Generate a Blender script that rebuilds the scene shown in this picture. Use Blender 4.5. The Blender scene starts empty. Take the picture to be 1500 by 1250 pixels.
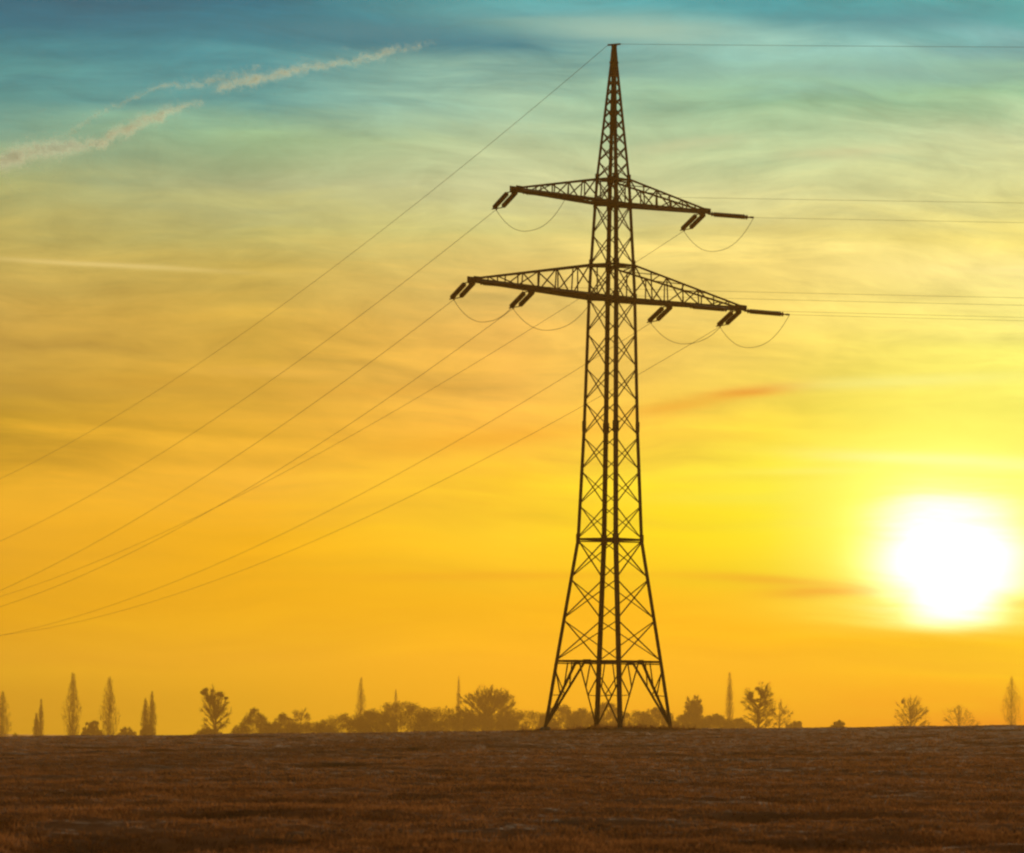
import bpy, math, random
import numpy as np
from mathutils import Vector, Matrix, Euler

S = bpy.context.scene
COL = S.collection
R = math.radians

# ------------------------------------------------------------------ camera
EYE = Vector((0.0, 0.0, 1.7))
FPX = 8000.0                      # focal length in pixels of the 1500 px wide photograph
PITCH, ROLL = math.atan(430.5 / FPX), R(0.55)
cam_d = bpy.data.cameras.new("camera")
cam = bpy.data.objects.new("camera", cam_d)
COL.objects.link(cam)
cam_d.sensor_fit = 'HORIZONTAL'
cam_d.sensor_width = 36.0
cam_d.lens = 36.0 * FPX / 1500.0
cam_d.clip_start, cam_d.clip_end = 0.5, 120000.0
CAM_M = Matrix.Translation(EYE) @ Matrix.Rotation(math.pi / 2 + PITCH, 4, 'X') @ Matrix.Rotation(ROLL, 4, 'Z')
cam.matrix_world = CAM_M
cam_d.dof.use_dof = True
cam_d.dof.focus_distance = 380.0
cam_d.dof.aperture_fstop = 5.6
S.camera = cam


def ray(px, py):
    """unit direction of a photograph position"""
    return (CAM_M.to_3x3() @ Vector(((px - 750) / FPX, (625 - py) / FPX, -1))).normalized()


def azel(px, py):
    d = ray(px, py)
    return math.degrees(math.atan2(d.x, d.y)), math.degrees(math.asin(d.z))


def lin(c):
    return [((v / 255) / 12.92 if v / 255 <= .04045 else ((v / 255 + .055) / 1.055) ** 2.4) for v in c]


# ------------------------------------------------------------------ exposure
S.render.engine = 'CYCLES'
S.view_settings.view_transform = 'Standard'
S.view_settings.look = 'None'
S.view_settings.exposure = 0.0
S.view_settings.gamma = 1.0
S.view_settings.use_curve_mapping = False
S.cycles.filter_width = 2.3
S.cycles.transparent_max_bounces = 128
S.cycles.max_bounces = 6
S.cycles.volume_bounces = 0
S.cycles.use_denoising = True

# ------------------------------------------------------------------ sky
SUN_AZ, SUN_EL = azel(1395, 838)
W = bpy.data.worlds.new("World")
S.world = W
W.use_nodes = True
NT = W.node_tree
NT.nodes.clear()


def nd(t, **kw):
    n = NT.nodes.new(t)
    for k, v in kw.items():
        setattr(n, k, v)
    return n


def put(sock, v):
    if isinstance(v, bpy.types.NodeSocket):
        NT.links.new(v, sock)
    else:
        sock.default_value = v


def m(op, a, b=None, c=None, clamp=False):
    n = nd('ShaderNodeMath', operation=op, use_clamp=clamp)
    for i, v in enumerate((a, b, c)):
        if v is not None:
            put(n.inputs[i], v)
    return n.outputs[0]


def sstep(v, lo, hi):
    n = nd('ShaderNodeMapRange', interpolation_type='SMOOTHSTEP', clamp=True)
    put(n.inputs[0], v)
    n.inputs[1].default_value, n.inputs[2].default_value = lo, hi
    return n.outputs[0]


def lmap(v, lo, hi, a=0., b=1.):
    n = nd('ShaderNodeMapRange', clamp=True)
    put(n.inputs[0], v)
    for i, q in zip((1, 2, 3, 4), (lo, hi, a, b)):
        n.inputs[i].default_value = q
    return n.outputs[0]


def mix(f, a, b, mode='MIX', clamp=False):
    n = nd('ShaderNodeMix', data_type='RGBA', blend_type=mode)
    n.clamp_result = clamp
    put(n.inputs['Factor'], f)
    for s, v in ((n.inputs[6], a), (n.inputs[7], b)):
        put(s, v if isinstance(v, bpy.types.NodeSocket) else (*v, 1.0))
    return n.outputs[2]


def noise(vec, scale, detail=4., rough=.55, dist=0.):
    n = nd('ShaderNodeTexNoise')
    put(n.inputs['Vector'], vec)
    for k, v in (('Scale', scale), ('Detail', detail), ('Roughness', rough), ('Distortion', dist)):
        n.inputs[k].default_value = v
    return n.outputs['Fac']


def xyz(x, y, z=0.):
    n = nd('ShaderNodeCombineXYZ')
    for i, v in enumerate((x, y, z)):
        put(n.inputs[i], v)
    return n.outputs[0]


tc = nd('ShaderNodeTexCoord')
sep = nd('ShaderNodeSeparateXYZ')
NT.links.new(tc.outputs['Generated'], sep.inputs[0])
AZ = m('MULTIPLY', m('ARCTAN2', sep.outputs[0], sep.outputs[1]), 57.29578)
EL = m('MULTIPLY', m('ARCSINE', sep.outputs[2]), 57.29578)

# streaky cirrus: noise stretched along the azimuth, gently warped
warp = noise(xyz(m('MULTIPLY', AZ, .22), m('MULTIPLY', EL, .5)), 1.0, 2.)
EL_W = m('ADD', EL, m('MULTIPLY', m('SUBTRACT', warp, .5), 1.1))
cl1 = noise(xyz(m('MULTIPLY', AZ, .22), m('MULTIPLY', EL_W, 2.6), 3.3), 1.0, 5., .55, .1)
cl2 = noise(xyz(m('MULTIPLY', AZ, .5), m('MULTIPLY', m('ADD', EL_W, m('MULTIPLY', AZ, .05)), 5.2), 9.1), 1.0, 4., .6, .15)
cl3 = noise(xyz(m('MULTIPLY', AZ, .10), m('MULTIPLY', EL_W, .8), 5.7), 1.0, 3., .5)
cl4 = noise(xyz(m('MULTIPLY', AZ, 1.1), m('MULTIPLY', m('ADD', EL_W, m('MULTIPLY', AZ, .06)), 3.4), 1.7), 1.0, 7., .62, .5)
wisp = m('MULTIPLY', m('SUBTRACT', cl4, .5), sstep(EL, 1.5, 4.5))
streak = m('ADD', m('MULTIPLY', m('SUBTRACT', cl1, .5), .75), m('MULTIPLY', m('SUBTRACT', cl2, .5), .45))
EL_L = m('ADD', EL, m('ADD', m('MULTIPLY', streak, -.75), m('MULTIPLY', m('SUBTRACT', cl3, .5), -.9)))

ROWS = [12, 60, 130, 200, 280, 350, 400, 500, 630, 700, 775, 900, 990, 1060]
SKY = {
    0: [(5, 104, 126), (10, 114, 134), (76, 152, 150), (114, 165, 145), (158, 168, 113), (188, 174, 97), (194, 172, 91), (202, 165, 77), (184, 146, 43), (249, 187, 45), (237, 174, 38), (241, 179, 2), (241, 195, 2), (217, 171, 2)],
    375: [(25, 122, 143), (38, 130, 145), (89, 160, 157), (151, 190, 145), (170, 181, 134), (188, 183, 110), (201, 179, 92), (209, 171, 72), (233, 178, 53), (257, 194, 59), (252, 187, 25), (254, 188, 6), (274, 212, 2), (251, 196, 2)],
    750: [(84, 172, 175), (45, 128, 142), (167, 207, 175), (179, 198, 154), (205, 210, 156), (217, 211, 133), (227, 204, 119), (242, 192, 94), (276, 208, 76), (258, 209, 49), (270, 223, 44), (272, 205, 14), (300, 224, 2), (293, 213, 2)],
    1125: [(65, 163, 170), (153, 212, 196), (142, 189, 152), (178, 209, 162), (224, 224, 158), (220, 206, 125), (265, 239, 136), (249, 219, 108), (262, 229, 77), (272, 259, 69), (265, 241, 2), (278, 208, 2), (303, 233, 2), (289, 205, 2)],
    1500: [(83, 179, 176), (114, 172, 171), (155, 201, 159), (209, 221, 168), (222, 222, 149), (264, 246, 137), (262, 246, 158), (265, 261, 130), (255, 250, 120), (255, 253, 165), (255, 250, 110), (254, 215, 40), (310, 255, 2), (285, 167, 2)],
}
EL_MAX = 12.0
colsock = None
prev = None
for px, rows in SKY.items():
    rp = nd('ShaderNodeValToRGB')
    cr = rp.color_ramp
    cr.interpolation = 'LINEAR'
    st = sorted((max(0., azel(px, y)[1] / EL_MAX), c) for y, c in zip(ROWS, rows))
    while len(cr.elements) < len(st):
        cr.elements.new(0.5)
    for e, (p, c) in zip(cr.elements, st):
        e.position = p
        e.color = (*lin(c), 1)
    NT.links.new(m('DIVIDE', EL_L, EL_MAX, clamp=True), rp.inputs[0])
    if colsock is None:
        colsock = rp.outputs[0]
    else:
        colsock = mix(lmap(AZ, azel(prev, 500)[0], azel(px, 500)[0]), colsock, rp.outputs[0])
    prev = px
# clouds catch or hold back the light
amt = m('MULTIPLY', sstep(EL, .8, 3.0), 1.0)
gain = m('ADD', m('ADD', 1.0, m('MULTIPLY', wisp, .62)), m('MULTIPLY', m('MULTIPLY', streak, 1.0), m('ADD', .25, m('MULTIPLY', amt, .55))))
cloudy = nd('ShaderNodeVectorMath', operation='SCALE')
NT.links.new(colsock, cloudy.inputs[0])
NT.links.new(gain, cloudy.inputs['Scale'])
colsock = cloudy.outputs[0]


def blob(px, py, sx, sy, slope=0., rag=1.0):
    """soft elongated patch of sky round a direction, in degrees of azimuth and elevation"""
    a0, e0 = azel(px, py)
    k = 57.29578 / FPX
    da = m('DIVIDE', m('SUBTRACT', AZ, a0), sx * k)
    e = m('SUBTRACT', m('ADD', EL, m('MULTIPLY', streak, rag * sy * k * 2.2)), e0)
    if slope:
        e = m('SUBTRACT', e, m('MULTIPLY', m('SUBTRACT', AZ, a0), slope))
    de = m('DIVIDE', e, sy * k)
    return m('EXPONENT', m('MULTIPLY', m('ADD', m('MULTIPLY', da, da), m('MULTIPLY', de, de)), -1.0))


for px, py, sx, sy, sl, amp, c in (
        (560, 52, 190, 18, -.03, .75, (72, 135, 146)),
        (120, 22, 220, 26, .0, .5, (40, 104, 126)),
        (930, 42, 200, 20, -.04, .8, (162, 200, 180)),
        (1330, 28, 170, 20, .05, .6, (80, 140, 150)),
        (1240, 105, 260, 14, .0, .4, (132, 176, 160)),
        (1010, 210, 90, 9, .12, .5, (205, 208, 160)),
        (1230, 225, 90, 9, .05, .5, (218, 212, 158)),
        (150, 388, 170, 4, -.04, .75, (232, 208, 128)),
        (700, 425, 50, 5, -.03, .55, (245, 205, 112)),
        (390, 545, 110, 9, -.02, .35, (245, 192, 88)),
        (260, 560, 200, 12, .0, .35, (205, 155, 52)),
        (450, 610, 260, 10, .02, .3, (250, 190, 66)),
        (560, 575, 160, 10, .04, .4, (224, 166, 62)),
        (1100, 575, 70, 9, .10, 1.0, (240, 152, 52)),
        (985, 598, 80, 10, .14, .7, (246, 174, 60)),
        (720, 645, 170, 14, .10, .5, (246, 172, 46)),
        (1040, 640, 90, 8, .0, .5, (252, 205, 70)),
        (720, 845, 220, 7, .02, .45, (246, 172, 32)),
        (1150, 730, 200, 10, .0, .55, (255, 246, 84)),
        (1400, 675, 150, 9, -.04, 1.0, (255, 255, 225)), (1230, 690, 120, 6, .03, .5, (255, 252, 150)), (1080, 700, 140, 9, .0, .5, (255, 228, 66)), (1330, 560, 170, 9, .05, .5, (255, 253, 165)),
        (1430, 697, 75, 3.5, -.02, .7, (255, 246, 120))):
    colsock = mix(m('MULTIPLY', blob(px, py, sx, sy, sl), amp), colsock, lin(c))

# the glow round the sun, cut off by the bank of haze beneath it
floor_cut = sstep(m('ADD', EL, m('ADD', m('MULTIPLY', streak, .25), m('MULTIPLY', m('ABSOLUTE', m('SUBTRACT', AZ, SUN_AZ)), -.035))),
                  azel(1395, 948)[1], azel(1395, 905)[1])
glow = m('MULTIPLY', blob(1395, 790, 270, 190, 0, .3), floor_cut)
colsock = mix(glow, colsock, lin((255, 255, 70)))
halo = m('MULTIPLY', blob(1395, 800, 145, 125, 0, .4), floor_cut)
add1 = nd('ShaderNodeVectorMath', operation='SCALE')
add1.inputs[0].default_value = (.8, .85, .36)
NT.links.new(halo, add1.inputs['Scale'])
for px, py, sx, sy, sl, amp, c in ((1205, 868, 90, 8, .02, 1.0, (253, 184, 32)), (1130, 852, 130, 8, -.05, .85, (253, 192, 40)), (1490, 884, 45, 6, .03, .7, (254, 214, 40)), (1300, 893, 60, 5, -.02, .5, (255, 226, 40))):
    colsock = mix(m('MULTIPLY', blob(px, py, sx, sy, sl), amp), colsock, lin(c))
a0 = nd('ShaderNodeVectorMath', operation='ADD')
NT.links.new(colsock, a0.inputs[0])
NT.links.new(add1.outputs[0], a0.inputs[1])
core = m('MAXIMUM', blob(1393, 818, 112, 84, 0, .75), blob(1396, 866, 78, 62, 0, .75))
core = m('MULTIPLY', sstep(core, .04, .92), sstep(EL, azel(1395, 936)[1], azel(1395, 902)[1]))
add2 = nd('ShaderNodeVectorMath', operation='SCALE')
add2.inputs[0].default_value = (1.5, 1.5, 1.6)
NT.links.new(core, add2.inputs['Scale'])
a1 = nd('ShaderNodeVectorMath', operation='ADD')
NT.links.new(a0.outputs[0], a1.inputs[0])
NT.links.new(add2.outputs[0], a1.inputs[1])
# unseen gold sky added above the frame to light the field brighter and warmer
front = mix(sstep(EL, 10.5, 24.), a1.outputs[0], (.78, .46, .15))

sky = nd('ShaderNodeTexSky', sky_type='NISHITA')
sky.sun_disc = False
sky.sun_elevation = R(SUN_EL)
sky.sun_rotation = R(SUN_AZ)
sky.dust_density = 2.0
nis = nd('ShaderNodeVectorMath', operation='SCALE')
NT.links.new(sky.outputs[0], nis.inputs[0])
nis.inputs['Scale'].default_value = 0.05
sd = Vector((math.sin(R(SUN_AZ)) * math.cos(R(SUN_EL)), math.cos(R(SUN_AZ)) * math.cos(R(SUN_EL)), math.sin(R(SUN_EL))))
dp = nd('ShaderNodeVectorMath', operation='DOT_PRODUCT')
NT.links.new(tc.outputs['Generated'], dp.inputs[0])
dp.inputs[1].default_value = sd
far = sstep(dp.outputs['Value'], math.cos(R(20)), math.cos(R(65)))
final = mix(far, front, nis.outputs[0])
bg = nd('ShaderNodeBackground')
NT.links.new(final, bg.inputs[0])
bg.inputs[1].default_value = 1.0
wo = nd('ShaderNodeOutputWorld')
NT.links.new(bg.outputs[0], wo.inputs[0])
W.cycles.sampling_method = 'MANUAL'
W.cycles.sample_map_resolution = 2048

# ------------------------------------------------------------------ sun lamp
sl = bpy.data.lights.new("sun", 'SUN')
sl.energy = 2.4
sl.angle = R(0.5)
sl.color = (1.0, .80, .52)
so = bpy.data.objects.new("sun", sl)
COL.objects.link(so)
so.rotation_euler = sd.to_track_quat('Z', 'Y').to_euler()

# ------------------------------------------------------------------ helpers
rng = np.random.default_rng(7)


def mat(name, col, rough=.8, metal=0., var=.25, scale=3., bump=0., col2=None):
    mt = bpy.data.materials.new(name)
    mt.use_nodes = True
    nt = mt.node_tree
    p = nt.nodes['Principled BSDF']
    p.inputs['Roughness'].default_value = rough
    p.inputs['Metallic'].default_value = metal
    t = nt.nodes.new('ShaderNodeTexCoord')
    n = nt.nodes.new('ShaderNodeTexNoise')
    n.inputs['Scale'].default_value = scale
    n.inputs['Detail'].default_value = 6
    nt.links.new(t.outputs['Object'], n.inputs['Vector'])
    r = nt.nodes.new('ShaderNodeValToRGB')
    c2 = col2 or [v * (1 + var) for v in col]
    r.color_ramp.elements[0].color = (*[v * (1 - var) for v in col], 1)
    r.color_ramp.elements[1].color = (*c2, 1)
    r.color_ramp.elements[0].position, r.color_ramp.elements[1].position = .3, .7
    nt.links.new(n.outputs['Fac'], r.inputs[0])
    nt.links.new(r.outputs[0], p.inputs['Base Color'])
    if bump:
        b = nt.nodes.new('ShaderNodeBump')
        b.inputs['Strength'].default_value = bump
        nt.links.new(n.outputs['Fac'], b.inputs['Height'])
        nt.links.new(b.outputs[0], p.inputs['Normal'])
    return mt


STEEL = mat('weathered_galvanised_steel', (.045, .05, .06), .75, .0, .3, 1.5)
CERAMIC = mat('brown_glazed_ceramic', (.10, .045, .03), .3, 0, .2, 4.)
CABLE = mat('aged_aluminium_cable', (.14, .13, .12), .55, .4, .15, 1.)
CONCRETE = mat('footing_concrete', (.28, .26, .23), .9, 0, .2, 3., .3)
BARK = mat('winter_bark', (.055, .040, .030), .9, 0, .3, 2.)
TWIG = mat('bare_twigs', (.065, .045, .032), .9, 0, .3, .6)
TWIG_DARK = mat('dense_hedge_twigs', (.05, .04, .026), .9, 0, .35, .5)
MISTLETOE = mat('mistletoe_leaf', (.02, .022, .01), .7, 0, .3, 1.)


class MB:
    """collects faces; build() links them as ONE mesh object"""

    def __init__(s):
        s.v, s.f = [], []

    def bar(s, p, q, w, d=None, up=(0, 0, 1)):
        d = d or w
        p, q = Vector(p), Vector(q)
        x = (q - p).normalized()
        u = Vector(up)
        if abs(x.dot(u)) > .98:
            u = Vector((1, 0, 0))
        y = u.cross(x).normalized()
        z = x.cross(y)
        o = len(s.v)
        for c in (p, q):
            for a, b in ((-1, -1), (1, -1), (1, 1), (-1, 1)):
                s.v.append(tuple(c + y * (a * w / 2) + z * (b * d / 2)))
        s.f += [(o, o + 1, o + 2, o + 3), (o + 7, o + 6, o + 5, o + 4)] + \
               [(o + i, o + 4 + i, o + 4 + (i + 1) % 4, o + (i + 1) % 4) for i in range(4)]

    def angle(s, p, q, w, t, dx, dy):
        """steel angle section: two flanges of width w and thickness t, opening towards dx and dy"""
        p, q, dx, dy = Vector(p), Vector(q), Vector(dx), Vector(dy)
        prof = ((0, 0), (w, 0), (w, t), (t, t), (t, w), (0, w))
        o = len(s.v)
        for c in (p, q):
            for a, b in prof:
                s.v.append(tuple(c + dx * a + dy * b))
        for i in range(6):
            j = (i + 1) % 6
            s.f.append((o + i, o + j, o + 6 + j, o + 6 + i))
        s.f += [(o + 5, o + 4, o + 3, o), (o + 3, o + 2, o + 1, o), (o + 6, o + 9, o + 10, o + 11), (o + 6, o + 7, o + 8, o + 9)]

    def tube(s, pts, rad, n=6):
        pts = [Vector(p) for p in pts]
        if not hasattr(rad, '__len__'):
            rad = [rad] * len(pts)
        o = len(s.v)
        for i, p in enumerate(pts):
            t = (pts[min(i + 1, len(pts) - 1)] - pts[max(i - 1, 0)]).normalized()
            u = Vector((0, 0, 1)) if abs(t.z) < .9 else Vector((1, 0, 0))
            y = u.cross(t).normalized()
            z = t.cross(y)
            for k in range(n):
                a = 2 * math.pi * k / n
                s.v.append(tuple(p + (y * math.cos(a) + z * math.sin(a)) * rad[i]))
        for i in range(len(pts) - 1):
            for k in range(n):
                a, b = o + i * n + k, o + i * n + (k + 1) % n
                s.f.append((a, b, b + n, a + n))
        s.f += [tuple(range(o + n - 1, o - 1, -1)), tuple(range(o + (len(pts) - 1) * n, o + len(pts) * n))]

    def plate(s, c, u, v, w, h, t):
        u, v, c = Vector(u).normalized(), Vector(v).normalized(), Vector(c)
        s.bar(c - u * w / 2, c + u * w / 2, t, h, v)

    def build(s, name, material, parent=None, smooth=False):
        me = bpy.data.meshes.new(name)
        me.from_pydata(s.v, [], s.f)
        me.materials.append(material)
        if smooth:
            me.shade_smooth()
        o = bpy.data.objects.new(name, me)
        COL.objects.link(o)
        if parent:
            o.parent = parent
        return o


def raw(name, V, F, material, parent=None):
    """one mesh object from numpy arrays of vertices and equal-sized faces"""
    me = bpy.data.meshes.new(name)
    k = F.shape[1]
    me.vertices.add(len(V))
    me.vertices.foreach_set('co', np.ascontiguousarray(V, dtype=np.float32).ravel())
    me.loops.add(F.size)
    me.loops.foreach_set('vertex_index', np.ascontiguousarray(F, dtype=np.int32).ravel())
    me.polygons.add(len(F))
    me.polygons.foreach_set('loop_start', np.arange(0, F.size, k, dtype=np.int32))
    me.update(calc_edges=True)
    me.materials.append(material)
    o = bpy.data.objects.new(name, me)
    COL.objects.link(o)
    if parent:
        o.parent = parent
    return o


def tag(o, label=None, cat=None, group=None, kind=None):
    for k, v in (('label', label), ('category', cat), ('group', group), ('kind', kind)):
        if v:
            o[k] = v
    return o


def empty(name, loc, rz=0.):
    o = bpy.data.objects.new(name, None)
    COL.objects.link(o)
    o.location = loc
    o.rotation_euler = (0, 0, rz)
    o.empty_display_size = .3
    return o


# ------------------------------------------------------------------ ground
def vnoise(x, y, seed):
    xi, yi = np.floor(x).astype(np.int64), np.floor(y).astype(np.int64)
    fx, fy = x - xi, y - yi
    fx, fy = fx * fx * (3 - 2 * fx), fy * fy * (3 - 2 * fy)

    def h(a, b):
        n = (a * 374761393 + b * 668265263 + seed * 1442695041) & 0x7fffffff
        n = ((n ^ (n >> 13)) * 1274126177) & 0x7fffffff
        return ((n ^ (n >> 16)) & 0xffff) / 65535.0
    return (h(xi, yi) * (1 - fx) + h(xi + 1, yi) * fx) * (1 - fy) + (h(xi, yi + 1) * (1 - fx) + h(xi + 1, yi + 1) * fx) * fy


def smooth(a, b, x):
    t = np.clip((x - a) / (b - a), 0, 1)
    return t * t * (3 - 2 * t)


TOWER_Y = 400.0


def base_height(x, y):
    """the field rises gently to a crest by the pylon, then falls away to the trees"""
    x, y = np.asarray(x, float), np.asarray(y, float)
    crest = 1.7 - .86 + 0.0208 * np.clip(x, -180, 180)
    t = np.clip(y / TOWER_Y, -.6, 1.0)
    z = t * crest
    z = z - 11.0 * smooth(415, 1050, y)
    return z


def height(x, y):
    x, y = np.asarray(x, float), np.asarray(y, float)
    z = base_height(x, y)
    d = .10 * (vnoise(x * .16, y * .07, 1) - .5) + .10 * (vnoise(x * .55, y * .22, 2) - .5) + .07 * (vnoise(x * 1.6, y * .8, 3) - .5) \
        + .05 * (vnoise(x * 4.5, y * 3.0, 4) - .5)
    rut = vnoise(x * .22 + 9, y * .11 + (vnoise(x * .1, y * .1, 8) - .5) * 2, 5)
    d = d - .20 * smooth(.70, .86, rut)
    hump = .22 * np.exp(-((x - 7.0) ** 2 + (y - TOWER_Y) ** 2) / 60.0)
    return z + d * (1 - smooth(500, 900, y)) + hump


def spaced(lo, hi, d0, g, centre=0.):
    out, v, d = [], 0., d0
    while centre + v < hi:
        out.append(centre + v)
        v += d
        d = min(d * g, 60)
    v, d = -d0, d0
    while centre + v > lo:
        out.insert(0, centre + v)
        v -= d
        d = min(d * g, 60)
    return np.array(out)


xs = np.concatenate([-spaced(9, 1500, .1, 1.022, 9.1)[::-1], np.arange(-9, 9.01, .1), spaced(9, 1500, .1, 1.022, 9.1)])
xs = np.unique(np.round(xs, 4))
ys = [-400, -300, -200, -120, -70, -40, -20, -5, 5, 15, 25, 33, 40, 45, 48]
v = 50.0
while v < 4600:
    ys.append(v)
    v += .0028 * v if v < 440 else .02 * v
ys = np.array(ys)
GX, GY = np.meshgrid(xs, ys)
GZ = height(GX, GY)
nx, ny = len(xs), len(ys)
ii = (np.arange(ny - 1)[:, None] * nx + np.arange(nx - 1)[None, :]).ravel()
FQ = np.stack([ii, ii + 1, ii + nx + 1, ii + nx], 1)


def ground_material():
    mt = bpy.data.materials.new('dry_field')
    mt.use_nodes = True
    nt = mt.node_tree
    p = nt.nodes['Principled BSDF']
    p.inputs['Roughness'].default_value = 1.0
    p.inputs['Specular IOR Level'].default_value = 0.1
    t = nt.nodes.new('ShaderNodeTexCoord')

    def nz(sx, sy, det, off):
        mp = nt.nodes.new('ShaderNodeMapping')
        mp.inputs['Scale'].default_value = (sx, sy, 1)
        mp.inputs['Location'].default_value = (off, off, 0)
        nt.links.new(t.outputs['Object'], mp.inputs['Vector'])
        n = nt.nodes.new('ShaderNodeTexNoise')
        n.inputs['Scale'].default_value = 1.0
        n.inputs['Detail'].default_value = det
        n.inputs['Roughness'].default_value = .6
        nt.links.new(mp.outputs[0], n.inputs['Vector'])
        return n.outputs['Fac']
    a, b, c = nz(.5, .16, 6, 2.), nz(2.2, .9, 6, 7.), nz(.12, .035, 3, 4.)

    def ramp(f, p0, c0, p1, c1):
        r = nt.nodes.new('ShaderNodeValToRGB')
        r.color_ramp.elements[0].position, r.color_ramp.elements[1].position = p0, p1
        r.color_ramp.elements[0].color, r.color_ramp.elements[1].color = (*c0, 1), (*c1, 1)
        nt.links.new(f, r.inputs[0])
        return r.outputs[0]

    def mx(f, x, y, mode='MIX'):
        n = nt.nodes.new('ShaderNodeMix')
        n.data_type = 'RGBA'
        n.blend_type = mode
        if isinstance(f, float):
            n.inputs[0].default_value = f
        else:
            nt.links.new(f, n.inputs[0])
        nt.links.new(x, n.inputs[6])
        nt.links.new(y, n.inputs[7])
        return n.outputs[2]
    straw = ramp(b, .3, (.28, .11, .034), .72, (.52, .215, .068))
    soil = ramp(b, .35, (.06, .026, .014), .7, (.13, .058, .028))
    patch = ramp(a, .54, (0, 0, 0), .70, (1, 1, 1))
    tone = ramp(c, .35, (.75, .75, .75), .68, (1.15, 1.1, 1.0))
    nt.links.new(mx(1.0, mx(patch, straw, soil), tone, 'MULTIPLY'), p.inputs['Base Color'])
    bp = nt.nodes.new('ShaderNodeBump')
    bp.inputs['Strength'].default_value = .7
    bp.inputs['Distance'].default_value = .06
    nt.links.new(b, bp.inputs['Height'])
    nt.links.new(bp.outputs[0], p.inputs['Normal'])
    return mt


g = raw('field', np.stack([GX.ravel(), GY.ravel(), GZ.ravel()], 1), FQ, ground_material())
g.data.shade_smooth()
tag(g, 'brown field of short dry winter grass rising to the pylon', 'field', kind='structure')

# short dry grass standing over the field
STRAW = mat('dry_grass_blades', (.36, .15, .05), .9, 0, .45, .35)
_nt = STRAW.node_tree
_pb = _nt.nodes['Principled BSDF']
_tl = _nt.nodes.new('ShaderNodeBsdfTranslucent')
_mx = _nt.nodes.new('ShaderNodeMixShader')
_mx.inputs[0].default_value = .5
_nt.links.new(_pb.inputs['Base Color'].links[0].from_socket, _tl.inputs[0])
_nt.links.new(_pb.outputs[0], _mx.inputs[1])
_nt.links.new(_tl.outputs[0], _mx.inputs[2])
_nt.links.new(_mx.outputs[0], _nt.nodes['Material Output'].inputs[0])
NT_ = 130000
ty = 50 * np.exp(rng.random(NT_) * math.log(440 / 50))
tx = (rng.random(NT_) * 2 - 1) * (ty * .105 + 2.0)
keep = vnoise(tx * .5 + 3, ty * .2, 21) + .35 * rng.random(NT_) > .42
tx, ty = tx[keep], ty[keep]
# rank growth left round the pylon's feet, out of the plough's reach
wa, wr = rng.random(900) * 2 * np.pi, rng.random(900) ** .5 * 6.5
FEET_X = ray(891, 1066).x / ray(891, 1066).y * TOWER_Y
nt0 = len(tx)
tx = np.concatenate([tx, FEET_X + np.cos(wa) * wr])
ty = np.concatenate([ty, TOWER_Y + np.sin(wa) * wr])
NB = 5
bx = np.repeat(tx, NB) + rng.normal(0, .07, len(tx) * NB)
by = np.repeat(ty, NB) + rng.normal(0, .07, len(tx) * NB)
bz = height(bx, by) - .01
n = len(bx)
hh = (.03 + .06 * rng.random(n) ** 2) * np.repeat(.7 + .8 * vnoise(tx * .3, ty * .15, 31), NB)
hh[nt0 * NB:] *= rng.uniform(1.5, 6.5, n - nt0 * NB)
ang = rng.random(n) * 2 * np.pi
wd = .006 + .008 * rng.random(n) + by * 3e-5
lean = rng.normal(0, .45, (n, 2)) * hh[:, None]
P = np.stack([bx, by, bz], 1)
side = np.stack([np.cos(ang) * wd, np.sin(ang) * wd, 0 * ang], 1)
tip = P + np.stack([lean[:, 0], lean[:, 1], hh], 1)
V = np.stack([P - side, P + side, tip], 1).reshape(-1, 3)
gr = raw('dry_grass', V, np.arange(len(V)).reshape(-1, 3), STRAW)
tag(gr, 'short dry brown grass covering the field', 'grass', kind='stuff')

# ------------------------------------------------------------------ pylon
PHI = R(54.7)                     # the cross-arms' direction against the picture plane
K = TOWER_Y / FPX                 # metres per photograph pixel at the pylon
d0 = ray(891, 1066)
TX = d0.x / d0.y * TOWER_Y
TZ = float(base_height(TX, TOWER_Y)) + .14
pyl = empty('transmission_tower', (TX, TOWER_Y, TZ), PHI)
tag(pyl, 'tall steel lattice electricity pylon with two cross-arms standing on the crest of the field', 'pylon')
TM = Matrix.Translation((TX, TOWER_Y, TZ)) @ Matrix.Rotation(PHI, 4, 'Z')


def zy(y):
    return (1066.5 - y) * K * 1.0035


PROF = [(zy(1068), 95), (zy(968), 79), (zy(790), 49), (zy(625), 41.5), (zy(437), 36), (zy(388), 33.5), (zy(298), 28), (zy(262), 25.5), (zy(95), 6.5), (zy(64), 3.6)]


def hw(z):
    return float(np.interp(z, [a for a, _ in PROF], [b for _, b in PROF])) * K / .986 / math.sqrt(2)


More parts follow.
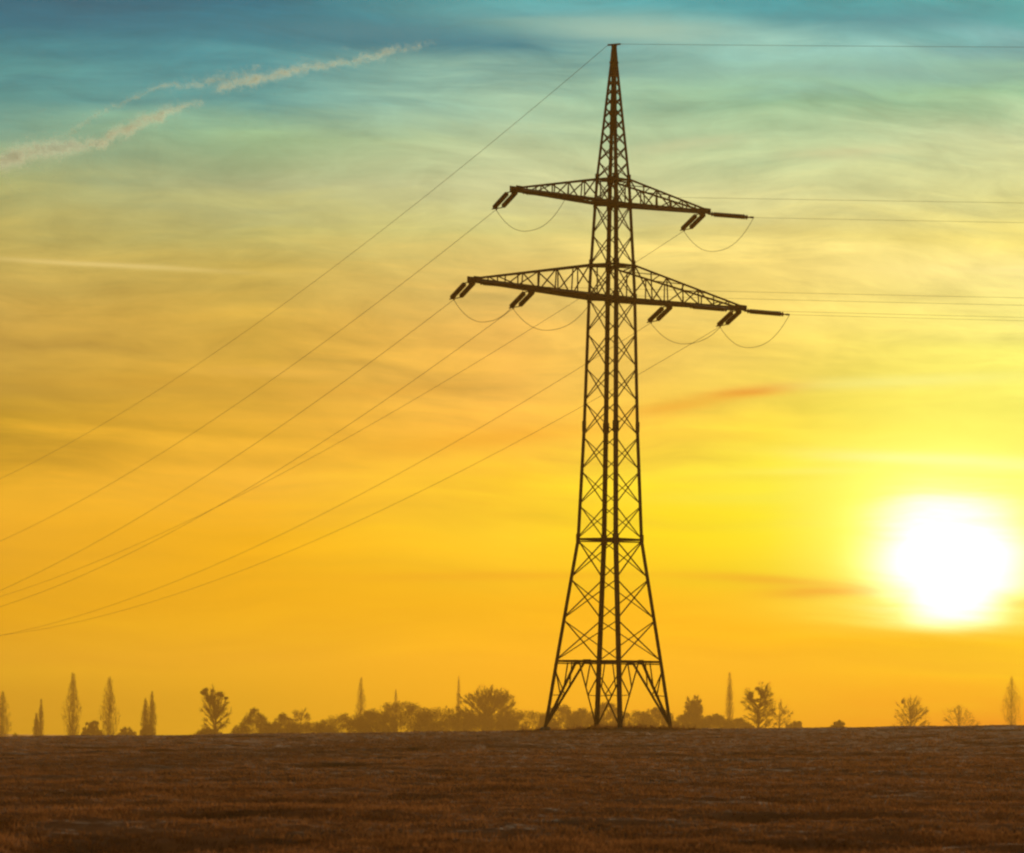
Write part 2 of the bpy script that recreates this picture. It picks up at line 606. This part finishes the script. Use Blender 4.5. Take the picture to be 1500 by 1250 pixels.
zs_kinks = [a for a, _ in PROF]
for sx in (-1, 1):
    for sy in (-1, 1):
        leg = MB()
        for i in range(len(zs_kinks) - 1):
            z0, z1 = zs_kinks[i], zs_kinks[i + 1]
            w = (.27, .27, .26, .25, .24, .24, .23, .20, .17)[i]
            leg.angle((sx * hw(z0), sy * hw(z0), z0), (sx * hw(z1), sy * hw(z1), z1), w, w * .22, (-sx, 0, 0), (0, -sy, 0))
        for zz in (zy(790), zy(625), zy(437), zy(388), zy(298), zy(262)):  # bolted splice plates
            leg.plate((sx * (hw(zz) + .012), sy * (hw(zz) - .14), zz), (0, 0, 1), (0, 1, 0), .75, .34, .035)
            leg.plate((sx * (hw(zz) - .14), sy * (hw(zz) + .012), zz), (0, 0, 1), (1, 0, 0), .75, .34, .035)
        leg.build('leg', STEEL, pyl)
        ft = MB()
        h0 = hw(zs_kinks[0])
        ft.tube([(sx * (h0 - .1), sy * (h0 - .1), -.9), (sx * (h0 - .1), sy * (h0 - .1), .0), (sx * (h0 - .1), sy * (h0 - .1), .12)], [.45, .42, .3], 12)
        ft.build('footing', CONCRETE, pyl)

panels = [zy(968)]
panels += [zy(968) + (zy(790) - zy(968)) * t for t in (.345, .68, 1)]
panels += [zy(790) + (zy(437) - zy(790)) * i / 7 for i in range(1, 8)]
panels += [zy(388)]
panels += [(zy(388) + zy(298)) / 2, zy(298)]
panels += [zy(262)]
pk = [0]
for i in range(11):
    pk.append(pk[-1] + .9 ** i)
panels += [zy(262) + (zy(84) - zy(262)) * q / pk[-1] for q in pk[1:]]
strong = [zy(968), zy(790), zy(437), zy(388), zy(298), zy(262)]
FACES = [((1, 0), (0, 1)), ((-1, 0), (0, 1)), ((0, 1), (1, 0)), ((0, -1), (1, 0))]
for (nx_, ny_), (ux, uy) in FACES:
    br = MB()
    nrm = Vector((nx_, ny_, 0))
    u = Vector((ux, uy, 0))

    def pt(s, z, inset=.05):
        w = hw(z)
        return nrm * (w - inset) + u * (s * (w - .04)) + Vector((0, 0, z))
    for i in range(len(panels) - 1):
        z0, z1 = panels[i], panels[i + 1]
        w = .105 if z0 < zy(790) - .1 else .088 if z0 < zy(262) - .1 else .095 if z0 < zy(150) else .09
        br.bar(pt(-1, z0 + .06, .03), pt(1, z1 - .06, .03), w * .45, w, nrm)
        br.bar(pt(1, z0 + .06, .11), pt(-1, z1 - .06, .11), w * .45, w, nrm)
    for z in strong:
        w = .26 if z in (zy(437), zy(298)) else .16
        br.bar(pt(-1, z, .17), pt(1, z, .17), .07, w, (0, 0, 1))
    # foot: inverted V to the middle of the face, with the short redundant members
    zt, zf = zy(968), zs_kinks[0]
    for s in (-1, 1):
        foot, top = pt(s, zf + .15, .06), pt(s * .08, zt - .05, .06)
        outer = (nrm + u * s).x * (nrm + u * s).y < 0
        br.bar(foot, top, .09, .20 if outer else .07, nrm)
        q = foot.lerp(top, .62)
        br.bar(pt(s, zf + (zt - zf) * .86, .2), foot.lerp(top, .5), .05, .09, nrm)
        br.bar(pt(s, zf + (zt - zf) * .5, .2), foot.lerp(top, .5), .05, .09, nrm)
        br.bar(pt(s * .52, zt - .1, .2), q, .05, .09, nrm)
    br.plate(nrm * (hw(zt) - .0) + Vector((0, 0, zt - .05)), u, (0, 0, 1), .7, .35, .03)
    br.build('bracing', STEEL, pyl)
for z in strong:
    w = hw(z) - .1
    dia = MB()
    dia.bar((-w, -w, z - .12), (w, w, z - .12), .09, .09)
    dia.bar((-w, w, z - .17), (w, -w, z - .17), .09, .09)
    dia.build('diaphragm', STEEL, pyl)
cap = MB()
ztop = zs_kinks[-1]
w = hw(ztop)
for zz, ww in ((ztop - .05, w + .03), (ztop - 1.3, hw(ztop - 1.3) + .03)):
    cap.bar((-ww, 0, zz), (ww, 0, zz), ww * 2, .12)
cap.plate((0, 0, ztop - .65), (0, 0, 1), (1, 0, 0), 1.25, w * 2.1, .05)
cap.plate((0, 0, ztop - .65), (0, 0, 1), (0, 1, 0), 1.25, w * 2.1, .05)
cap.bar((0, -.55, ztop + .03), (0, .55, ztop + .03), .10, .12)
cap.build('earth_wire_peak', STEEL, pyl)
ARMS = {}


def cross_arm(side, zb, zt, L, n, rise, label):
    mb = MB()
    wr, wt = hw(zb), hw(zt)
    tipw = .28

    def bot(t, s):
        return Vector((side * (wr + (L - wr) * t), s * (wr + (tipw - wr) * t), zb + rise * t))

    def top(t, s):
        return Vector((side * (wt + (L - wt) * t), s * (wt + (tipw - wt) * t), zt + (zb + rise + .12 - zt) * t))
    for s in (-1, 1):
        mb.bar(bot(0, s), bot(1.015, s), .19, .24)
        mb.bar(top(0, s), top(1, s), .12, .12)
        ts = [i / n for i in range(n + 1)]
        for i in range(n):
            if i:
                mb.bar(bot(ts[i], s), top(ts[i], s), .06, .08, (0, 1, 0))
            if i < n - 1:
                if i % 2 == 0:
                    mb.bar(top(ts[i], s), bot(ts[i + 1], s), .06, .09, (0, 1, 0))
                else:
                    mb.bar(bot(ts[i], s), top(ts[i + 1], s), .06, .09, (0, 1, 0))
    ts = [i / (n + 2) for i in range(n + 3)]
    for i in range(n + 2):
        k = 1 if i % 2 else -1
        mb.bar(bot(ts[i], k) + Vector((0, 0, .02)), bot(ts[i + 1], -k) + Vector((0, 0, .02)), .09, .06)
        if i < n - 1:
            mb.bar(top(ts[i], k), top(ts[i + 1], -k), .06, .06)
        if i:
            mb.bar(bot(ts[i], -1), bot(ts[i], 1), .08, .06)
    for s in (-1, 1):
        mb.plate(bot(1, s) + Vector((0, 0, .06)), (1, 0, 0), (0, 0, 1), .8, .42, .04)
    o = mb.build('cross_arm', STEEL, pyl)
    tag(o, label)
    return bot


ZL, ZU = zy(438), zy(298)
bl = cross_arm(-1, ZL, zy(388), 17.4, 7, .15, 'longer lower arm reaching left')
brr = cross_arm(1, ZL, zy(388), 17.4, 7, .45, 'longer lower arm reaching right')
ul = cross_arm(-1, ZU, zy(262), 12.3, 6, .0, 'shorter upper arm reaching left')
ur = cross_arm(1, ZU, zy(262), 12.3, 6, .40, 'shorter upper arm reaching right')

# ------------------------------------------------------------------ insulators, wires and jumpers
GAM = R(90 + 14)                  # the line going away to the left
BET = R(-22)                      # the line coming nearer to the right


def insulator_mesh(length):
    mb = MB()
    pts, rad = [], []
    pts += [(0, 0, 0), (.25, 0, 0)]
    rad += [.04, .04]
    nd_ = 15
    L0, L1 = .3, length - .3
    for i in range(nd_):
        x = L0 + (L1 - L0) * i / nd_
        st = (L1 - L0) / nd_
        pts += [(x, 0, 0), (x + st * .25, 0, 0), (x + st * .5, 0, 0), (x + st * .7, 0, 0)]
        rad += [.09, .19, .17, .09]
    pts += [(L1 + .02, 0, 0), (length, 0, 0)]
    rad += [.045, .04]
    mb.tube(pts, rad, 8)
    return mb


INS_L = 3.3
ins_proto = None
yoke_proto = None


def string_set(att, direction, droop, label):
    """a pair of long insulators with yoke plates; returns the place where the wire begins"""
    global ins_proto, yoke_proto
    x = Vector((math.cos(direction), math.sin(direction), -droop)).normalized()
    arm = Vector((math.cos(PHI), math.sin(PHI), 0))
    y = (arm - x * arm.dot(x)).normalized()
    z = x.cross(y)
    root = bpy.data.objects.new('insulator_set', None)
    COL.objects.link(root)
    root.empty_display_size = .3
    M4 = Matrix((x, y, z)).transposed().to_4x4()
    root.matrix_world = Matrix.Translation(att) @ M4
    tag(root, label, 'insulator', 'insulator sets on the cross-arms')
    for s in (-1, 1):
        if ins_proto is None:
            o = insulator_mesh(INS_L).build('insulator', CERAMIC, root)
            ins_proto = o
        else:
            o = ins_proto.copy()
            COL.objects.link(o)
            o.parent = root
        o.location = (.12, s * .36, 0)
    for xx in (INS_L + .12, .08):
        if yoke_proto is None:
            mb = MB()
            mb.bar((0, -.44, 0), (0, .44, 0), .05, .09, (1, 0, 0))
            mb.bar((-.02, -.05, 0), (.28, .0, 0), .05, .14, (0, 0, 1))
            o = mb.build('yoke_plate', STEEL, root)
            yoke_proto = o
        else:
            o = yoke_proto.copy()
            COL.objects.link(o)
            o.parent = root
        o.location = (xx, 0, 0)
    return Vector(att) + x * (INS_L + .38)


def wire(name, start, direction, s0, c, length, rad, label, group, n=60):
    pts = []
    for i in range(n + 1):
        t = length * (i / n) ** 1.3
        pts.append(Vector(start) + Vector((math.cos(direction) * t, math.sin(direction) * t, -s0 * t + c * t * t)))
    mb = MB()
    mb.tube(pts, rad, 6)
    return tag(mb.build(name, CABLE), label, 'power line', group)


PH = [  # arm function, place along the arm, its plain name, fitted sag of the left span
    (ul, 1.0, 'tip of the upper left cross-arm', (.106, 1.42e-4)),
    (ur, 1.0, 'tip of the upper right cross-arm', (.096, 1.00e-4)),
    (bl, 1.0, 'tip of the lower left cross-arm', (.107, 1.40e-4)),
    (bl, .50, 'middle of the lower left cross-arm', (.111, 1.64e-4)),
    (brr, .46, 'middle of the lower right cross-arm', (.104, 1.35e-4)),
    (brr, 1.0, 'tip of the lower right cross-arm', (.100, 1.31e-4)),
]
for fn, t, nm, (s0, c) in PH:
    aL = TM @ (fn(t, 1) + Vector((0, 0, -.10)))
    aR = TM @ (fn(t, -1) + Vector((0, 0, -.16)))
    eL = string_set(aL, GAM + R(6), .29, f'slanting pair of dark insulators at the {nm}, pointing down left')
    eR = string_set(aR, BET, .10, f'flat pair of dark insulators at the {nm}, pointing right')
    wire('power_line', eL, GAM, s0, c, 520, .015, f'thin power line sagging away to the left from the {nm}', 'power lines on the left of the pylon')
    wire('power_line', eR, BET, .045, .7e-4, 330, .010, f'thin level power line running right from the {nm}', 'power lines on the right of the pylon')
    mb = MB()
    pts = []
    for i in range(25):
        q = i / 24
        sag = 2.0 * (1 - abs(2 * q - 1) ** 2.3)
        pts.append(eL.lerp(eR, q) + Vector((0, 0, -sag - .02)))
    mb.tube(pts, .018, 6)
    tag(mb.build('jumper_cable', CABLE), f'slack jumper cable looping below the {nm}', 'jumper cable', 'jumper cables below the cross-arms')
topL = TM @ Vector((0, .55, ztop + .03))
topR = TM @ Vector((0, -.55, ztop + .03))
wire('earth_wire', topL, GAM, .106, 1.28e-4, 520, .015, 'thin earth wire sagging down left from the top of the pylon', None)
wire('earth_wire', topR, BET, .047, .7e-4, 330, .013, 'thin earth wire running level to the right from the top of the pylon', None)


# ------------------------------------------------------------------ trees and hedges on the far side of the crest
def crown_mesh(rs, pts, dirs, ln, wd):
    """thin tapering twig blades, one per point"""
    n = len(pts)
    d = dirs / np.linalg.norm(dirs, axis=1, keepdims=True)
    r = rs.normal(size=(n, 3))
    s = np.cross(d, r)
    s /= np.linalg.norm(s, axis=1, keepdims=True)
    bend = rs.normal(0, .12, (n, 3)) * ln[:, None]
    a = pts - s * wd[:, None] * .5
    b = pts + s * wd[:, None] * .5
    e = pts + d * ln[:, None] + bend
    V = np.stack([a, b, e], 1).reshape(-1, 3)
    return V, np.arange(len(V)).reshape(-1, 3)


def spot(px, py_top, dist):
    d = ray(px, py_top)
    x = d.x / d.y * dist
    z_top = EYE.z + d.z / d.y * dist
    zb = float(base_height(x, dist)) - .05
    return x, dist, zb, z_top - zb


def poplar(px, top, wpx, dist, label, stems=1, dense=1.0):
    """narrow upright poplar: pointed spindle of steep limbs and fine twigs"""
    rs = np.random.default_rng(int(px * 13 + top))
    x, y, z, h = spot(px, top, dist)
    k = dist / FPX
    Wd = wpx * k / 2
    root = tag(empty('poplar_tree', (x, y, z)), label, 'tree', 'bare poplars beyond the field')
    tr = MB()
    P, D = [], []
    axes = [(0., 1.)] if stems == 1 else [(-Wd * .42, rs.uniform(.84, .93) if px > 100 else .72), (Wd * .45, 1.)]
    for ax, hf in axes:
        hs = h * hf
        w = Wd * (1.0 if stems == 1 else .62)
        jig = rs.normal(0, .25, 9)
        jig[0] = 0
        qs = np.linspace(0, 1, 9)
        tr.tube([(ax * min(1, q * 4) + jig[i] * .6, jig[-i] * .3, hs * q) for i, q in enumerate(qs)],
                [.22 * h / 22 * (1 - q) ** 1.4 + .012 for q in qs], 6)

        def env(t):                     # half width of the crown at height t
            return w * 1.2 * (.35 + .65 * np.clip((t - .08) / .38, 0, 1)) * (1 - np.clip((t - .46) / .54, 0, 1) ** 1.5 * .96) + .06
        lob = rs.uniform(.55, 1.15, (14, 8))
        for _ in range(int(26 * dense)):
            a = rs.random() * 2 * np.pi
            q0, dq = rs.uniform(.06, .62), rs.uniform(.12, .30)
            q1 = min(.96, q0 + dq)
            rr = env(q1) * rs.uniform(.35, .95)
            p0 = np.array([ax, 0, hs * q0])
            p2 = np.array([ax + math.cos(a) * rr, math.sin(a) * rr, hs * q1])
            p1 = p0 * .5 + p2 * .5 + np.array([math.cos(a), math.sin(a), -.6]) * rr * .35
            tr.tube([p0, p1, p2], [.07, .05, .02], 4)
        n = int(2600 * dense / len(axes) ** .4)
        t = rs.beta(1.5, 1.5, n) * .92 + .06
        a = rs.random(n) * 2 * np.pi
        rad = env(t) * rs.random(n) ** .75 * lob[(t * 13.9).astype(int), (a / 6.2832 * 7.99).astype(int)]
        P.append(np.stack([ax + np.cos(a) * rad, np.sin(a) * rad, hs * t], 1))
        D.append(np.stack([np.cos(a) * .22 + rs.normal(0, .2, n), np.sin(a) * .22 + rs.normal(0, .2, n), np.ones(n)], 1))
    tr.build('trunk', BARK, root)
    P, D = np.concatenate(P), np.concatenate(D)
    n = len(P)
    ln = rs.uniform(.6, 2.0, n) * (1.15 - P[:, 2] / h * .6)
    V, F = crown_mesh(rs, P, D, ln, rs.uniform(.06, .15, n))
    raw('crown', V, F, TWIG, root)


def round_tree(px, top, wpx, dist, label, n_limb=40, twigs=40, clumps=(), base=.2, width=.1, lo=-.55, tl=1.0):
    """bare broad tree: trunk running up into the crown, rising limbs, branches and fine twigs in an uneven round outline"""
    rs = np.random.default_rng(int(px * 7 + top))
    x, y, z, h = spot(px, top, dist)
    k = dist / FPX
    rx = wpx * k / 2
    root = tag(empty('bare_tree', (x, y, z)), label, 'tree', 'broad bare trees beyond the field')
    tr = MB()
    r0 = max(.2, h * .017)
    cz, rz = h * (base + (1 - base) * .48), h * (1 - base) * .52
    zt = h * (base + .45 * (1 - base))
    tr.tube([(0, 0, -.3), (rs.normal(0, .1), 0, zt * .5), (rs.normal(0, .2), 0, zt)], [r0 * 1.35, r0, r0 * .55], 8)
    br = []
    ph = rs.random(3) * 6.28
    for i in range(n_limb):
        a = rs.random() * 2 * np.pi
        e = math.asin(rs.uniform(lo, 1.0))
        f = rs.uniform(.62, .95) * (1 + .10 * math.sin(3 * a + ph[0]) + .08 * math.sin(5 * e + ph[1]))
        p2 = np.array([math.cos(a) * math.cos(e) * rx * f, math.sin(a) * math.cos(e) * rx * f, cz + math.sin(e) * rz * f])
        z0 = min(zt, max(h * base * .6, p2[2] - np.hypot(p2[0], p2[1]) * rs.uniform(.5, 1.0)))
        p0 = np.array([0, 0, z0])
        p1 = p0 * .5 + p2 * .5 + np.array([p2[0], p2[1], 0]) * .12
        tr.tube([p0, p0 * .25 + p1 * .5 + p2 * .25, p2], [r0 * .42, r0 * .25, .05], 5)
        br.append((p0, p1, p2, .5))
        for _ in range(4):
            t = rs.uniform(.45, .95)
            q = (1 - t) ** 2 * p0 + 2 * t * (1 - t) * p1 + t * t * p2
            out = np.array([q[0] / rx, q[1] / rx, (q[2] - cz) / rz + .35])
            out = out / (np.linalg.norm(out) + 1e-6) + rs.normal(0, .6, 3)
            q2 = q + out * rs.uniform(.12, .30) * rx
            nn = np.linalg.norm([q2[0] / rx, q2[1] / rx, (q2[2] - cz) / rz])
            if nn > .97:
                q2 = q + (q2 - q) * .4
            tr.tube([q, q2], [r0 * .16, .035], 4)
            br.append((q, (q + q2) / 2, q2, .1))
    tr.build('trunk', BARK, root)
    B0, B1, B2 = (np.array([b[i] for b in br]) for i in range(3))
    tmin = np.array([b[3] for b in br])
    i = rs.integers(0, len(br), len(br) * twigs)
    t = (tmin[i] + (1 - tmin[i]) * rs.random(len(i)))[:, None]
    P = (1 - t) ** 2 * B0[i] + 2 * t * (1 - t) * B1[i] + t * t * B2[i]
    o = P / np.array([rx, rx, rz]) - np.array([0, 0, cz / rz - .35])
    D = o / (np.linalg.norm(o, axis=1, keepdims=True) + 1e-6) + rs.normal(0, .75, P.shape)
    n = len(P)
    V, F = crown_mesh(rs, P, D, rs.uniform(.5, 1.7, n) * tl, rs.uniform(.5, 1.3, n) * width)
    raw('crown', V, F, TWIG, root)
    for cx, cy, cr in clumps:          # uneven balls of mistletoe
        d = ray(cx, cy)
        c = np.array([d.x / d.y * dist - x, rs.normal(0, .3), EYE.z + d.z / d.y * dist - z])
        rr = cr * k
        sub = c + rs.normal(0, .42, (4, 3)) * rr
        q = rs.normal(size=(1100, 3))
        q /= np.linalg.norm(q, axis=1, keepdims=True)
        pp = sub[rs.integers(0, 4, 1100)] + q * rr * rs.uniform(.1, .6, (1100, 1))
        V, F = crown_mesh(rs, pp, q + rs.normal(0, .6, q.shape), rs.uniform(.2, .5, 1100) * rr, rs.uniform(.07, .16, 1100) * rr)
        raw('mistletoe_ball', V, F, MISTLETOE, root)


def bush(px, top, wpx, dist, label, lumps=7, n=6000, peak=0., name='hedge_shrub'):
    """dense shrub built of many twig clumps with a soft uneven outline"""
    rs = np.random.default_rng(int(px * 11 + top))
    x, y, z, h = spot(px, top, dist)
    k = dist / FPX
    rx = wpx * k * .5
    root = tag(empty(name, (x, y, z)), label, 'shrub', 'shrubs and low trees of the far hedge')
    tr = MB()
    for i in range(4):
        a = rs.uniform(-.6, .6) * rx
        tr.tube([(0, 0, -.3), (a * .5, rs.normal(0, .4), h * .35), (a, rs.normal(0, .8), h * rs.uniform(.55, .8))], [.2, .14, .04], 5)
    tr.build('stem', BARK, root)

    def crest_at(f):
        return (1 - abs(f) * peak * .6) if peak else (1 - abs(f) ** 2.4 * .34)
    m_ = lumps * 11
    f = rs.uniform(-1, 1, m_)
    cr = np.array([crest_at(v) for v in f])
    lr = rs.uniform(.07, .16, m_) * min(rx * 1.4, h)
    hz = rs.uniform(.3, 1.0, m_) ** .5 * cr * h - lr * .8
    cen = np.stack([f * rx * 1.12, rs.normal(0, rx * .35, m_), np.maximum(hz, lr * .4)], 1)
    i = rs.integers(0, m_, n)
    q = rs.normal(size=(n, 3))
    q /= np.linalg.norm(q, axis=1, keepdims=True)
    P = cen[i] + q * (lr[i] * rs.random(n) ** .4)[:, None]
    nf = int(n * .8)                          # the inner mass between the clumps
    g_ = rs.uniform(-1.15, 1.15, nf)
    top_ = np.array([crest_at(v) if abs(v) <= 1 else crest_at(1) * .6 for v in g_])
    P = np.concatenate([P, np.stack([g_ * rx, rs.normal(0, rx * .3, nf), rs.random(nf) * top_ * h * (.90 + .06 * np.sin(g_ * 9 + px))], 1)])
    q = np.concatenate([q, rs.normal(size=(nf, 3))])
    P[:, 2] = np.maximum(P[:, 2], .05)
    n = len(P)
    D = q * .7 + np.array([0, 0, .45]) + rs.normal(0, .5, (n, 3))
    V, F = crown_mesh(rs, P, D, rs.uniform(.3, .9, n), rs.uniform(.10, .30, n))
    raw('foliage', V, F, TWIG_DARK, root)


T1 = 'narrow bare poplar '
poplar(4, 1012, 24, 2145, T1 + 'cut by the left edge of the picture')
poplar(57, 1022, 15, 2252, 'small forked bare poplar, second from the left edge', 2, .8)
poplar(107, 984, 25, 2037, 'tallest bare poplar of the left row, spindle shaped', 1, 1.25)
poplar(161, 990, 27, 2102, 'broad bare poplar with a long spiky top, left row', 1, 1.15)
poplar(218, 1012, 22, 2059, 'short twin stemmed bare poplar left of the mistletoe tree', 2, 1.2)
poplar(529, 991, 15, 2466, T1 + 'rising from the hedge left of the large round tree', 1, .9)
poplar(580, 1008, 9, 2895, 'faint thin poplar tip above the broad flat hedge shrub', 1, .6)
poplar(672, 988, 9, 2895, 'faint thin poplar just left of the large round tree', 1, .6)
poplar(1069, 983, 13, 2574, T1 + 'right of the pylon beside the right mistletoe tree', 1, .9)
poplar(1482, 990, 30, 2681, 'bare poplar near the right edge of the picture', 1, 1.1)

round_tree(316, 995, 52, 1716, 'bare tree with dark mistletoe balls left of the hedge', clumps=((300, 1014, 5.5), (308, 1028, 7), (321, 1017, 5), (311, 1013, 2.5), (331, 1023, 3)), n_limb=60, twigs=18, base=.1, width=.07)
round_tree(715, 998, 100, 2145, 'largest round bare tree, wide dense crown left of the pylon', n_limb=110, twigs=34, base=.06, width=.14, lo=-.2)
round_tree(1112, 990, 58, 1823, 'bare tree with dark mistletoe balls right of the pylon', clumps=((1099, 1019, 5.5), (1115, 1014, 6), (1109, 1026, 3.5), (1121, 1029, 3)), n_limb=60, twigs=18, base=.22, width=.07)
round_tree(1142, 1020, 40, 2574, 'faint small bare tree right of the right mistletoe tree', n_limb=26, twigs=18, base=.2, width=.07)
round_tree(1015, 1015, 34, 2252, 'compact dense bare tree just right of the pylon foot', n_limb=60, twigs=46, base=.12, width=.17)
round_tree(1335, 1017, 62, 2574, 'pale many stemmed bare tree below the sun', n_limb=50, twigs=20, clumps=((1322, 1028, 3.0),), base=.03, width=.09, lo=-.3)
round_tree(1405, 1030, 62, 2895, 'faintest low bare tree right of the sun, loose crown', n_limb=40, twigs=16, base=.03, width=.07, lo=-.3)
round_tree(441, 1033, 32, 2252, 'small thin umbrella shaped bare tree in the hedge', n_limb=24, twigs=18, base=.42, width=.08)

for px, top, w, dist, label, pk_ in (
        (24, 1076, 30, 1501, 'low dark shrub at the foot of the left edge poplar', 0),
        (136, 1055, 26, 2037, 'small shrub between the two taller left poplars', 0),
        (187, 1066, 30, 2037, 'low round shrub left of the twin stemmed poplar', 0),
        (216, 1060, 28, 2059, 'low shrub round the foot of the twin stemmed poplar', .7),
        (305, 1067, 46, 1887, 'low mound of shrub below the left mistletoe tree', 0),
        (373, 1035, 58, 1930, 'pointed dense shrub at the left end of the hedge', .75),
        (416, 1042, 50, 1994, 'second pointed shrub from the left end of the hedge', .7),
        (458, 1058, 66, 2145, 'low shrub filling the gap below the umbrella shaped tree', 0),
        (505, 1045, 74, 2145, 'shrub left of the foot of the hedge poplar', 0),
        (548, 1039, 64, 2145, 'shrub right of the foot of the hedge poplar', 0),
        (588, 1027, 96, 2102, 'broad flat topped hedge shrub below the faint poplar tip', 0),
        (645, 1035, 80, 2145, 'sloping shrub between flat topped shrub and large round tree', 0),
        (700, 1044, 130, 2123, 'wide hedge shrub under the largest round tree', 0),
        (775, 1039, 76, 2187, 'low shrub right of the large round tree', 0),
        (822, 1031, 56, 2252, 'round shrub behind the left foot of the pylon', 0),
        (858, 1037, 54, 2316, 'shrub behind the left of the pylon middle legs', 0),
        (890, 1028, 42, 2316, 'shrub seen between the two middle legs of the pylon', 0),
        (930, 1040, 60, 2316, 'low shrub right of the pylon middle legs', 0),
        (963, 1037, 52, 2273, 'shrub behind the right foot of the pylon', 0),
        (1012, 1043, 52, 2252, 'shrub under the compact tree right of the pylon', 0),
        (1048, 1046, 46, 2316, 'low hedge shrub left of the right poplar', 0),
        (1082, 1052, 44, 2359, 'low hedge shrub under the right poplar and mistletoe tree', 0),
        (1165, 1055, 26, 2359, 'small faint shrub right of the faint small tree', 0),
        (1228, 1055, 24, 1930, 'small lone dark shrub on the skyline left of the sun', 0)):
    bush(px, top, w, dist, label, peak=pk_, lumps=5 if w < 40 else 8 if w < 90 else 12, n=5000 if w < 40 else 8000 if w < 90 else 14000)


# ------------------------------------------------------------------ contrails
def contrail_material():
    mt = bpy.data.materials.new('contrail_ice')
    mt.use_nodes = True
    nt = mt.node_tree
    nt.nodes.clear()
    di = nt.nodes.new('ShaderNodeBsdfDiffuse')
    di.inputs[0].default_value = (.66, .90, 1.0, 1)
    tl = nt.nodes.new('ShaderNodeBsdfTranslucent')
    tl.inputs[0].default_value = (.66, .90, 1.0, 1)
    a = nt.nodes.new('ShaderNodeMixShader')
    a.inputs[0].default_value = .9
    tr = nt.nodes.new('ShaderNodeBsdfTransparent')
    b = nt.nodes.new('ShaderNodeMixShader')
    b.inputs[0].default_value = .05
    o = nt.nodes.new('ShaderNodeOutputMaterial')
    nt.links.new(di.outputs[0], a.inputs[1])
    nt.links.new(tl.outputs[0], a.inputs[2])
    nt.links.new(tr.outputs[0], b.inputs[1])
    nt.links.new(a.outputs[0], b.inputs[2])
    nt.links.new(b.outputs[0], o.inputs[0])
    return mt


ICE = contrail_material()
ALT = 4500.0
sdn = np.array(sd)


def contrail(path, label, seed, n):
    """puffs of ice cloud along a straight line at one height; path rows: photo x, y, half width px, thickness 0..1"""
    rs = np.random.default_rng(seed)
    path = np.array(path, float)
    C = []
    for px, py, hw_, de in path:
        d = ray(px, py)
        C.append(np.array(d) * (ALT / d.z))
    C = np.array(C)
    seg = np.linalg.norm(np.diff(path[:, :2], axis=0), axis=1)
    wgt = (path[:-1, 3] + path[1:, 3]) * seg * (path[:-1, 2] + path[1:, 2])
    cum = np.concatenate([[0], np.cumsum(wgt)]) / wgt.sum()
    q = rs.random(n)
    # gather into clumps
    cl = rs.random(70)
    near = cl[rs.integers(0, 70, n)] + rs.normal(0, .010, n)
    q = np.clip(np.where(rs.random(n) < .5, near, q), 0, .9999)
    i = np.clip(np.searchsorted(cum, q) - 1, 0, len(seg) - 1)
    f = (q - cum[i]) / (cum[i + 1] - cum[i])
    c = C[i] * (1 - f[:, None]) + C[i + 1] * f[:, None]
    dist = np.linalg.norm(c, axis=1)
    r = (path[i, 2] * (1 - f) + path[i + 1, 2] * f) * dist / FPX
    off = rs.standard_t(4, (n, 3)) * .5 * r[:, None]
    wob = np.sin(q * 70 + seed) * .4 + np.sin(q * 173) * .25
    c = c + off + np.array([0, 0, 1.0]) * (wob * r)[:, None]
    sz = rs.uniform(.4, 1.5, n) * 2.6 * dist / FPX
    tri = rs.normal(size=(n, 3, 3)) * sz[:, None, None]
    run = C[-1] - C[0]
    run /= np.linalg.norm(run)
    tri += run * ((tri @ run)[:, :, None] * .9)
    tri -= sdn * ((tri @ sdn)[:, :, None] * .75)          # plate-like ice sheets lie mostly across the light
    V = (c[:, None, :] + tri).reshape(-1, 3)
    o = raw('contrail', V, np.arange(len(V)).reshape(-1, 3), ICE)
    return tag(o, label, 'contrail', 'aircraft contrails in the upper left sky')


contrail([(-40, 252, 9, .9), (0, 238, 10, .9), (50, 220, 10, 1), (110, 214, 8, .9), (150, 210, 5, .7), (160, 200, 6, .7), (200, 182, 7, .7), (240, 166, 6, .8), (270, 157, 4, .25), (296, 148, 4, .2)],
         'thick ragged lower contrail reaching the left edge', 3, 17000)
contrail([(318, 132, 4, .9), (345, 121, 6, 1), (395, 113, 5, 1), (440, 100, 5, .85), (470, 97, 4, .4), (505, 92, 4, .5), (545, 83, 5, .7), (575, 74, 4, .35), (612, 66, 3, .22), (640, 58, 2.5, .08)],
         'thin broken upper contrail ending towards the pylon top', 5, 4600)
contrail([(95, 200, 5, .25), (140, 168, 2.5, .6), (190, 146, 2.5, .6), (238, 124, 2, .5), (270, 126, 4, .3), (300, 122, 6, .45), (330, 114, 6, .3), (380, 97, 4, .25)],
         'faint wispy contrail above the thick lower one', 8, 1700)

# ------------------------------------------------------------------ haze
mb = MB()
x0, x1, y0, y1, z0, z1 = -1600, 1600, -450, 4700, -15, 54
mb.v = [(x, y, z) for z in (z0, z1) for x, y in ((x0, y0), (x1, y0), (x1, y1), (x0, y1))]
mb.f = [(3, 2, 1, 0), (4, 5, 6, 7), (0, 1, 5, 4), (1, 2, 6, 5), (2, 3, 7, 6), (3, 0, 4, 7)]
hm = bpy.data.materials.new('haze')
hm.use_nodes = True
hn = hm.node_tree
hn.nodes.clear()
pv = hn.nodes.new('ShaderNodeVolumePrincipled')
pv.inputs['Color'].default_value = (.95, .50, .09, 1)
pv.inputs['Density'].default_value = 2.2e-4
pv.inputs['Anisotropy'].default_value = .42
ho = hn.nodes.new('ShaderNodeOutputMaterial')
hn.links.new(pv.outputs[0], ho.inputs['Volume'])
hz = mb.build('haze', hm)
tag(hz, 'thin golden evening haze over field and trees', 'haze', kind='stuff')
